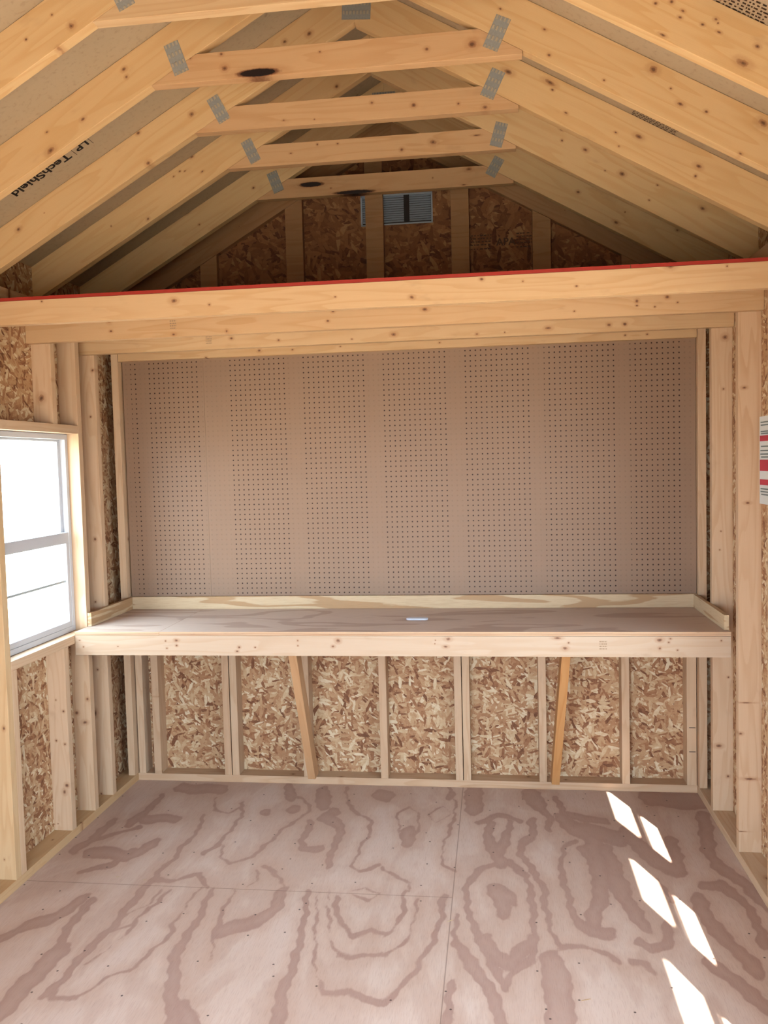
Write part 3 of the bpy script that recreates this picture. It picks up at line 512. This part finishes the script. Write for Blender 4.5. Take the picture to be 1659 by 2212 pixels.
# ------------------------------------------------------------------ framing lumber
X_, Y_, Z_ = (1, 0, 0), (0, 1, 0), (0, 0, 1)
def stud(x0, x1, yb, yf, z0, z1, label, group, mat='pine', name='wall_stud', cat='stud', key=None):
    """upright: wide face towards whichever side is larger; yf nearer the camera"""
    wx, wy = x1-x0, yb-yf
    if wx >= wy: o = board(name, (x1, yb, z0), Z_, (-1, 0, 0), z1-z0, wx, wy, M[mat])          # thickness along Z x -X = -Y
    else: o = board(name, (x0, yb, z0), Z_, (0, -1, 0), z1-z0, wy, wx, M[mat])                  # Z x -Y = +X
    if key:
        o.data.materials.clear(); o.data.materials.append(pine('pine_stud_'+key.lower(), knots=[(a, b, c, d) for a, b, c, d in local_knots(o.matrix_basis, key)], auto=False))
    return tag(o, label, cat, group)
GL, GR, GB = 'studs along the left wall', 'studs along the right wall', 'studs of the back wall under the bench'
stud(2.0, 3.45, -1.5, -5.0, 1.5, 90.5, 'pale narrow stud in the back left corner, touching the pegboard edge', GL)
stud(0, 3.5, -14.0, -15.5, 1.5, 90.5, 'pine stud of the left wall between the back corner stud and the window', GL, key='L0')
stud(0, 3.5, -21.6, -23.1, 1.5, 90.5, 'full-height pine stud at the far side of the left window', GL, key='L1')
stud(0, 3.5, -30.4, -31.9, 1.5, 34.2, 'short knotty stud under the middle of the left window sill', GL, key='L2')
stud(0, 3.5, -30.4, -31.9, 73.4, 90.5, 'short stud standing on the header over the left window', GL, key='L2u')
stud(0, 3.5, -48.5, -50.0, 1.5, 90.5, 'nearest full-height stud at the left edge, near side of the window', GL, 'pine_warm')
stud(0, 3.5, -46.95, -48.45, 1.5, 34.2, 'short stud under the left sill, doubled against the nearest stud', GL)
stud(116.55, 118.05, -1.5, -5.0, 1.5, 90.5, 'pale narrow stud in the back right corner, touching the pegboard edge', GR)
stud(116.5, 120, -14.0, -15.5, 1.5, 90.5, 'pine stud of the right wall just behind the right end of the bench', GR, key='R2')
stud(116.5, 120, -30.5, -32.0, 1.5, 90.5, 'full-height stud of the right wall just in front of the bench', GR, key='R3')
stud(116.5, 120, -46.5, -48.0, 1.5, 90.5, 'full-height stud at the right picture edge, far side of the right window', GR)
for yb_ in (-73.45, -74.95, -101.8, -103.3, -130.15):
    stud(116.5, 120, yb_, yb_-1.45, 1.5, 90.5, 'full-height stud between the right windows nearer than the picture edge', GR)
bl = [(3.75, 5.2, 'pale stud at the far left of the back wall, beside the corner stud'),
      (7.1, 8.6, 'second stud from the left on the back wall, under the bench'),
      (22.3, 23.75, 'left one of the doubled studs left of the leaning left brace'),
      (23.95, 25.4, 'right one of the doubled studs left of the leaning left brace'),
      (39.0, 40.5, 'back wall stud partly hidden behind the leaning left brace'),
      (54.9, 56.4, 'single stud near the middle of the back wall, between brace and doubled studs'),
      (70.0, 71.45, 'left one of the doubled studs right of the bench middle'),
      (71.6, 73.05, 'right one of the doubled studs right of the bench middle'),
      (86.5, 88.0, 'back wall stud just left of the leaning right brace'),
      (102.4, 103.9, 'back wall stud between the right brace and the right corner'),
      (114.6, 116.4, 'last stud at the right corner of the back wall, with two staple marks')]
for x0, x1, lb in bl: last_ = stud(x0, x1, 0, -3.5, 1.5, 90.5, lb, GB)
for zz_ in (12.7, 8.0): box('staple', (115.0, -3.54, zz_), (116.2, -3.5, zz_+.14), M['ink'], last_)
PB = tag(board('bottom_plate', (3.5, -3.5, 0), X_, Y_, 113, 3.5, 1.5, M['pine']), 'bottom plate lying along the foot of the back wall', 'plate', 'bottom plates')
tag(board('bottom_plate', (0, 0, 0), (0, -1, 0), X_, LEN, 3.5, 1.5, M['pine_warm']), 'bottom plate on the floor along the left wall', 'plate', 'bottom plates')
tag(board('bottom_plate', (116.5, 0, 0), (0, -1, 0), X_, LEN, 3.5, 1.5, M['pine']), 'bottom plate on the floor along the right wall', 'plate', 'bottom plates')
for x0, lb in ((0, 'top plate under the rafters of the left wall'), (116.5, 'top plate under the rafters of the right wall')):
    tag(board('top_plate', (x0, 0, 90.5), (0, -1, 0), X_, LEN, 3.5, 3.5, M['pine']), lb, 'plate', 'top plates')
tag(board('top_plate', (3.5, -3.5, 90.5), X_, Y_, 113, 3.5, .0+1.2, M['pine']), 'top plate of the back wall under the gable', 'plate', 'top plates')
# window sills and headers
def flat(name, x0, y0, y1, z0, lb, cat):
    return tag(board(name, (x0, y1, z0), (0, -1, 0), X_, y1-y0, 3.5, 1.5, M['pine']), lb, cat)
flat('window_header', 0, -48.45, -23.15, 71.9, 'flat pine header board over the left window', 'header')
flat('rough_sill', 0, -48.45, -23.15, 34.2, 'flat pine sill board under the left window', 'sill')
for (y0_, y1_, _a, _b), w_ in zip(WINS_R, ('first', 'second', 'third')):
    flat('window_header', 116.5, y0_+.03, y1_-.03, 71.9, 'flat pine header board over the %s right window from the bench' % w_, 'header')
    flat('rough_sill', 116.5, y0_+.03, y1_-.03, 34.2, 'flat pine sill board under the %s right window from the bench' % w_, 'sill')

# loft joists
def joist(x0, x1, yb, key, lb, col=None):
    m = frame((x0, yb-1.5, 87.0), X_, Z_)
    # local Z = X x Z = -Y ; face towards the camera is at yb-1.5
    m2 = frame((x0, yb, 87.0), X_, Z_)
    kn = local_knots(frame((x0, yb-1.5, 87.0), X_, Z_), key)
    mt = pine('pine_'+key.lower(), *(col or ((232,198,154), (216,174,124))), knots=kn, auto=False)
    o = link('loft_joist', prism_mesh('loft_joist', [(0, 0), (x1-x0, 0), (x1-x0, 3.5), (0, 3.5)], 1.5), mt, None, m2)
    return tag(o, lb, 'joist', 'joists under the loft')
joist(0.05, 119.95, -50.02, 'J1', 'front loft joist, topmost, right under the red deck edge')
joist(0.05, 119.95, -32.02, 'J2', 'second loft joist from the front, running over the window end')
joist(0.05, 119.95, -15.52, 'J3', 'third loft joist from the front, just in front of the back joist')
joist(3.55, 116.45, -3.52, 'J4', 'back loft joist lying along the top of the pegboard')
# loft deck with red painted front edge
for x0, x1, lb in ((3.6, 97.4, 'long loft deck panel with red painted front edge, left of the joint'), (97.5, 116.4, 'short loft deck panel with red painted front edge, right end')):
    d = box('loft_deck_panel', (x0, -51.35, 90.52), (x1, -3.6, 90.98), M['osb_deck']); tag(d, lb, 'deck panel', 'loft deck panels')
    e = box('painted_edge', (x0, -51.5, 90.52), (x1, -51.36, 91.0), M['red'], d); e['label'] = 'red painted edge'

# ------------------------------------------------------------------ roof trusses
ZT = 114.7; COS = 1/math.hypot(1, SL)
def rafter(parent, side, yf, key, zl0=94.1, th=6.45, t=1.5, mat=None, knots=True):
    """zl0: lower edge height at the wall; yf: front face"""
    s = 1 if side == 'l' else -1; x0 = 0 if s == 1 else W
    # work in frame: X along slope up, Y perpendicular upward, Z = towards camera (left) / away (right)
    ax = Vector((s, 0, SL)).normalized(); ay = Vector((-SL*s, 0, 1)).normalized()
    az = ax.cross(ay)                                  # left: -Y ; right: +Y
    yo = yf+t if s == 1 else yf
    org = Vector((x0, yo, zl0)); m = frame(org, ax, ay)
    def loc(x, z): v = Vector((x, yo, z))-org; return (v.dot(ax), v.dot(ay))
    if s == 1: zl0, th = zl0+.45, th-.45
    else: zl0, th = zl0+.18, th-.18
    lo = lambda x: zl0+SL*(x if s == 1 else W-x)
    hi = lambda x: lo(x)+th
    poly = [loc(x0, lo(x0)), loc(60, lo(60)), loc(60, hi(60)), loc(x0, hi(x0))]
    if s == -1: pass
    kn = [(a, b, c, d) for a, b, c, d in local_knots(m, key)] if knots else []
    mt = mat or (pine('pine_'+key.lower(), (242,206,152), (226,182,122), kn, auto=False) if kn else M['pine_warm'])
    return link('rafter', prism_mesh('rafter', poly, t), mt, parent, m)
def gusset(parent, key, yf):
    x, z, L, Wd, ang = PLT[key]; a = math.radians(ang)
    ax = Vector((math.cos(a), 0, math.sin(a))); ay = Vector((-math.sin(a), 0, math.cos(a)))
    if ax.cross(ay).y > 0: ay = -ay
    org = Vector((x, yf-.015, z)) - ax*L/2 - ay*Wd/2
    p = link('nail_plate', prism_mesh('nail_plate', [(0, 0), (L, 0), (L, Wd), (0, Wd)], .06, 0), M['plate'], parent, frame(org, ax, ay))
    p['label'] = 'grey toothed metal plate'; return p
TR = [('T-111', -111.0, None), ('T-95', -95.0, None), ('T0', -79.0, 'nearest roof truss in view, its tie cut off by the top edge'),
      ('T1', -62.6, 'roof truss whose tie has a long black bark hole'),
      ('T2', -46.2, 'roof truss right behind the one with the black bark hole'),
      ('T3', -30.4, 'roof truss second from the gable, above the middle of the loft'),
      ('T4', -13.0, 'dim roof truss closest to the gable, its tie covering the vent top')]
NEAR = {'T-95': 'roof truss beyond the nearest one, over the near right corner', 'T-111': 'roof truss farthest from the gable, overhead'}
for key, yf, lb in TR:
    t = empty('roof_truss', (60, yf, 93.6)); bpy.context.view_layer.update()
    tag(t, lb or NEAR[key], 'truss', 'roof trusses')
    rafter(t, 'l', yf, key+'l'); rafter(t, 'r', yf, key+'r')
    xl = (ZT-94.55)/SL; top = ZT+3.5; xt = (top-94.55)/SL; xr = W-(ZT-94.28)/SL; xq = W-(top-94.28)/SL
    g_ = .04
    kn = local_knots(frame((xl, yf, ZT), X_, Z_), key+'t')
    mt = pine('pine_'+key.lower()+'t', (232,192,144), (216,168,118), kn, auto=False) if kn else M['pine_warm']
    link('collar_tie', prism_mesh('collar_tie', [(g_, 0), (xr-xl-.9, 0), (xr-xl-.9, .46), (xq-xl-g_, 3.5), (xt-xl+g_, 3.5)], 1.5), mt, t, frame((xl, yf+1.5, ZT), X_, Z_))
    for sfx in 'lr':
        k2 = key+sfx
        if k2 not in PLT: PLT[k2] = PLT['T1'+sfx] if sfx == 'r' else (38.9, 117.7, 4.0, 2.0, -66)
        gusset(t, k2, yf)
    if key+'p' not in PLT: PLT[key+'p'] = (60.0, 130.6, 3.7, 4.2, -90)
    gusset(t, key+'p', yf)
# gable frame standing on the back wall
gt = empty('gable_truss', (60, -1.5, 93.6)); bpy.context.view_layer.update(); tag(gt, 'dark gable truss of flat upright studs standing on the back wall above the loft', 'truss')
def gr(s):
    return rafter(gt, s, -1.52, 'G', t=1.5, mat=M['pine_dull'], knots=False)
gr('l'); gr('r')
for x0, x1 in ((4.4, 7.9), (20.3, 23.8), (38.2, 41.7), (54.4, 57.9), (71.2, 74.7), (86.8, 90.3), (103.4, 106.9)):
    e_ = 94.55 if x1 < 60 else 94.28
    a = e_+SL*min(x0, W-x0)-.05; b = e_+SL*min(x1, W-x1)-.05; z0 = 93.3
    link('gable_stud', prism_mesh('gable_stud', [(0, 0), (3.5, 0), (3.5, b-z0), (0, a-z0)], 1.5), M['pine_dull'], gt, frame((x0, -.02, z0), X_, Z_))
link('bottom_chord', prism_mesh('bottom_chord', [(0, 0), (112.8, 0), (112.8, 1.5), (0, 1.5)], 1.5), M['pine'], gt, frame((3.6, -.02, 91.75), X_, Z_))
# gable vent
v = empty('gable_vent', (60.4, 0.2, 112.2)); bpy.context.view_layer.update(); tag(v, 'grey metal louvred vent high in the back gable', 'vent')
multibox('vent_frame', [((53.3, .03, 112.2), (67.6, .5, 112.5)), ((53.3, .03, 117.9), (67.6, .5, 118.2)), ((53.3, .03, 112.2), (53.6, .5, 118.2)), ((67.3, .03, 112.2), (67.6, .5, 118.2))], M['metal'], v)
for i in range(12):
    z = 112.75+i*.43
    link('louvre', prism_mesh('louvre', [(0, 0), (13.6, 0), (13.6, .50), (0, .50)], .05, 0), M['metal'], v, frame((53.65, .12, z), X_, (0, .55, .7)))
box('vent_bar', (61.9, .03, 112.5), (63.0, .10, 117.9), M['darkmetal'], v)
box('vent_backing', (53.0, .51, 111.9), (67.9, .6, 118.5), M['darkmetal'], v)
# stamped lettering on the gable board
wb = bpy.data.objects['wall_gable']
text_on(wb, 'APA', (79.9, -.03, 107.0), X_, Z_, 2.0, M['inkfaint'], 'printed_lettering', offset=.03)
random.seed(9)
rows = []
for z in (109.0, 108.4, 107.8, 107.2, 106.4):
    for a, b in ((75.0, 79.0), (83.8, 86.7)):
        x = a
        while x < b:
            l = random.uniform(.2, .7); rows.append(((x, -.03, z), (min(x+l, b), -.015, z+.22))); x += l+random.uniform(.1, .4)
multibox('printed_rows', rows, M['inkfaint'], wb)

# ------------------------------------------------------------------ pegboard
for x0, x1, lb in ((3.85, 20.87, 'narrow brown pegboard panel left of the seam'), (20.9, 116.45, 'wide brown pegboard panel right of the seam')):
    me = prism_mesh('pegboard', [(0, 0), (x1-x0, 0), (x1-x0, .16), (0, .16)], 48.1, 0)
    me.transform(Matrix.Translation(Vector((x0, -3.68, 38.9))*I))
    tag(link('pegboard', me, M['peg']), lb, 'pegboard', 'pegboard panels over the bench')

# ------------------------------------------------------------------ workbench
wbn = empty('workbench', (60, -16, 0)); bpy.context.view_layer.update()
tag(wbn, 'long built-in plywood workbench with raised edge, spanning the back wall', 'workbench')
kn = local_knots(frame((3.55, -28, 32.1), X_, Z_), 'BF')
link('front_board', prism_mesh('front_board', [(0, 0), (112.9, 0), (112.9, 3.5), (0, 3.5)], 1.5), pine('pine_bench_front', (226,204,178), (216,186,154), kn, auto=False), wbn, frame((3.55, -26.5, 32.1), X_, Z_))
for x0, x1 in ((3.55, 19.3), (19.34, 116.45)):
    me = prism_mesh('bench_top', [(0, 0), (x1-x0, 0), (x1-x0, 24.2), (0, 24.2)], .70, .02)
    o = link('bench_top', me, [M['benchtop'], M['edge']], wbn, frame((x0, -28.0, 35.62), X_, Y_))
    for p in me.polygons:
        if abs(p.normal.z) < .5: p.material_index = 1
me = prism_mesh('backsplash', [(0, 0), (112.9, 0), (112.9, 2.55), (0, 2.55)], .72, .03)
link('backsplash', me, M['splash'], wbn, frame((3.55, -3.82, 36.34), X_, Z_))
for x0, yn in ((3.53, -22.9), (115.72, -26.6)):
    L = -4.6-yn
    me = prism_mesh('side_splash', [(0, 0), (L, 0), (L, 2.5), (0, 2.5)], .75, .03)
    # X along +y, Y up, Z = +x
    link('side_splash', me, M['splash'], wbn, frame((x0, yn, 36.34), Y_, Z_))
for x0, x1, tone in ((40.9, 41.5, ((226,182,136), (208,158,112))), (88.4, 89.8, ((230,178,118), (212,152,92)))):
    a = Vector((x0, -4.4, 1.55)); b = Vector((x1, -22.2, 35.5)); d = (b-a)
    # wide face runs in the sloping plane; 1.5 in. edge faces the room
    L = d.length; ax = d.normalized(); ay = ax.cross(Vector((1, 0, 0))).normalized()
    if ay.y > 0: ay = -ay
    poly = [(1.6, 0), (L-.1, 0), (L-1.6, 3.0), (3.1, 3.0)]
    az = ax.cross(ay)
    og = a if az.x > 0 else a+Vector((1.5, 0, 0))
    link('brace', prism_mesh('brace', poly, 1.5), pine('pine_brace', tone[0], tone[1]), wbn, frame(og, ax, ay))
# small pale fitting lying on the bench
random.seed(2)
def slab_round(L, Wd, t, r=.6, seg=6):
    pts = []
    for cx, cy, a0 in ((L-r, Wd-r, 0), (r, Wd-r, 90), (r, r, 180), (L-r, r, 270)):
        for i in range(seg+1): a = math.radians(a0+90*i/seg); pts.append((cx+r*math.cos(a), cy+r*math.sin(a)))
    return pts
fp = link('cover_plate', prism_mesh('cover_plate', slab_round(4.0, 1.6, .3, .7), .35, .08), M['nickel'], None, frame((62.2, -17.4, 36.33), X_, Y_))
tag(fp, 'small pale oblong plate lying on the middle of the bench top', 'plate')

# ------------------------------------------------------------------ windows
def window(name, xw, y0, y1, z0, z1, inward, label, lz, uz, mz):
    """inward=+1 when the room lies towards +x"""
    w = empty(name, (xw, (y0+y1)/2, z0)); bpy.context.view_layer.update(); tag(w, label, kind='structure')
    i = inward
    def bx(nm, a, b, c, d, x0, x1, mt='vinyl', g=0):
        xs = sorted((xw+i*x0, xw+i*x1)); return multibox(nm, [((xs[0], a, c), (xs[1], b, d))], M[mt], w, bev=g)
    xa, xb = -.9, 1.3
    f = 1.0; xs = sorted((xw+i*xa, xw+i*xb))
    multibox('window_frame', [((xs[0], y0+.05, z0+.05), (xs[1], y1-.05, z0+f)), ((xs[0], y0+.05, z1-f), (xs[1], y1-.05, z1-.05)),
                              ((xs[0], y0+.05, z0+f), (xs[1], y0+f, z1-f)), ((xs[0], y1-f, z0+f), (xs[1], y1-.05, z1-f))], M['vinyl'], w, bev=.05)
    for nm, za, zb, xo, ra, rb in (('lower_sash', z0+f, lz+2.0, .5, 1.0, 2.0), ('upper_sash', uz-1.6, z1-f, -.4, 1.6, .4)):
        xs = sorted((xw+i*xo, xw+i*(xo+.7))); r = 1.0
        s_ = multibox(nm, [((xs[0], y0+f, za), (xs[1], y1-f, za+ra)), ((xs[0], y0+f, zb-rb), (xs[1], y1-f, zb)),
                           ((xs[0], y0+f, za+ra), (xs[1], y0+f+r, zb-rb)), ((xs[0], y1-f-r, za+ra), (xs[1], y1-f, zb-rb))], M['vinyl'], w, bev=.05)
        xm = xw+i*(xo+.35)
        g_ = multibox('pane', [((xm-.05, y0+f+r, za+ra), (xm+.05, y1-f-r, zb-rb))], M['glass'], s_)
        zz = mz if nm == 'lower_sash' else None
        if zz: multibox('muntin', [((xm-.2, y0+f+r, zz-.2), (xm-.06, y1-f-r, zz+.2))], M['vinyl'], s_)
    return w
window('window_1', 0, *WIN_L, 1, 'bright white-framed left window', 52.0, 54.0, 45.1)
window('window_5', 0, *WIN_ADDED, 1, 'added unseen window of the left wall nearer the doorway, brightens the floor', 52.0, 54.0, 45.1)
for k_, wn_ in enumerate(WINS_R):
    window('window_%d' % (k_+2), W, *wn_, -1, 'white-framed window of the right wall, number %d from the bench' % (k_+1), 52.7, 57.2, 50.6)
# label sheet stuck on the right window
st = empty('window_sticker', (116.4, -47, 58)); bpy.context.view_layer.update(); tag(st, 'white paper sheet with red bars fixed to the stud at the right picture edge', 'sticker')
box('sheet', (116.42, -52.0, 58.0), (116.44, -43.2, 70.4), M['paper'], st)
for z0, z1 in ((66.9, 67.7), (62.7, 64.3), (60.7, 61.5)):
    b_ = box('red_bar', (116.40, -51.6, z0), (116.415, -43.4, z1), M['redink'], st)
random.seed(3)
for z in (69.6, 69.2, 68.3, 68.0, 66.2, 65.6, 65.1, 64.7, 60.2, 59.8, 59.4):
    box('printed_line', (116.40, -51.0, z-.13), (116.415, -43.6-random.uniform(0, .4), z+.05), M['greyink'], st)

# grade stamps, pale ink on the lumber
def stamp(parent, x, y, z, w_, h_):
    rows = []
    random.seed(int(x*10))
    n = 4
    for r_ in range(n):
        zz = z+h_*r_/n; xx = x
        while xx < x+w_:
            l = random.uniform(.08, .3); rows.append(((xx, y-.02, zz), (min(xx+l, x+w_), y-.005, zz+h_*.13))); xx += l+.08
    multibox('grade_stamp', rows, M['stamp'], parent)
jo = {o['label']: o for o in C.objects if o.name.startswith('loft_joist')}
for lb, o in jo.items():
    if lb.startswith('second'): stamp(o, 25.7, -33.52, 88.3, 1.1, 1.6)
    if lb.startswith('third'): stamp(o, 26.2, -17.02, 88.0, 1.1, 1.6)
stamp(wbn, 95.5, -28.0, 33.4, 1.2, 1.6)
# pale chips swept on the floor
for i_, (x, y, l, a) in enumerate(((17.5, -45.0, .5, 30), (22.5, -45.6, .4, 80), (88.0, -70.5, 1.3, 20), (104.5, -53.5, 1.2, 5), (71.0, -54.0, 1.0, 30))):
    m_ = Matrix.Translation(Vector((x, y, .01))*I) @ Matrix.Rotation(math.radians(a), 4, 'Z')
    c_ = link('wood_chip', prism_mesh('wood_chip', [(0, 0), (l, .04), (l*.9, .14), (.1, .12)], .05, .01), M['splash'], None, m_)
    tag(c_, 'tiny pale wood chip lying loose on the plywood floor', 'wood chip', 'wood chips on the floor')
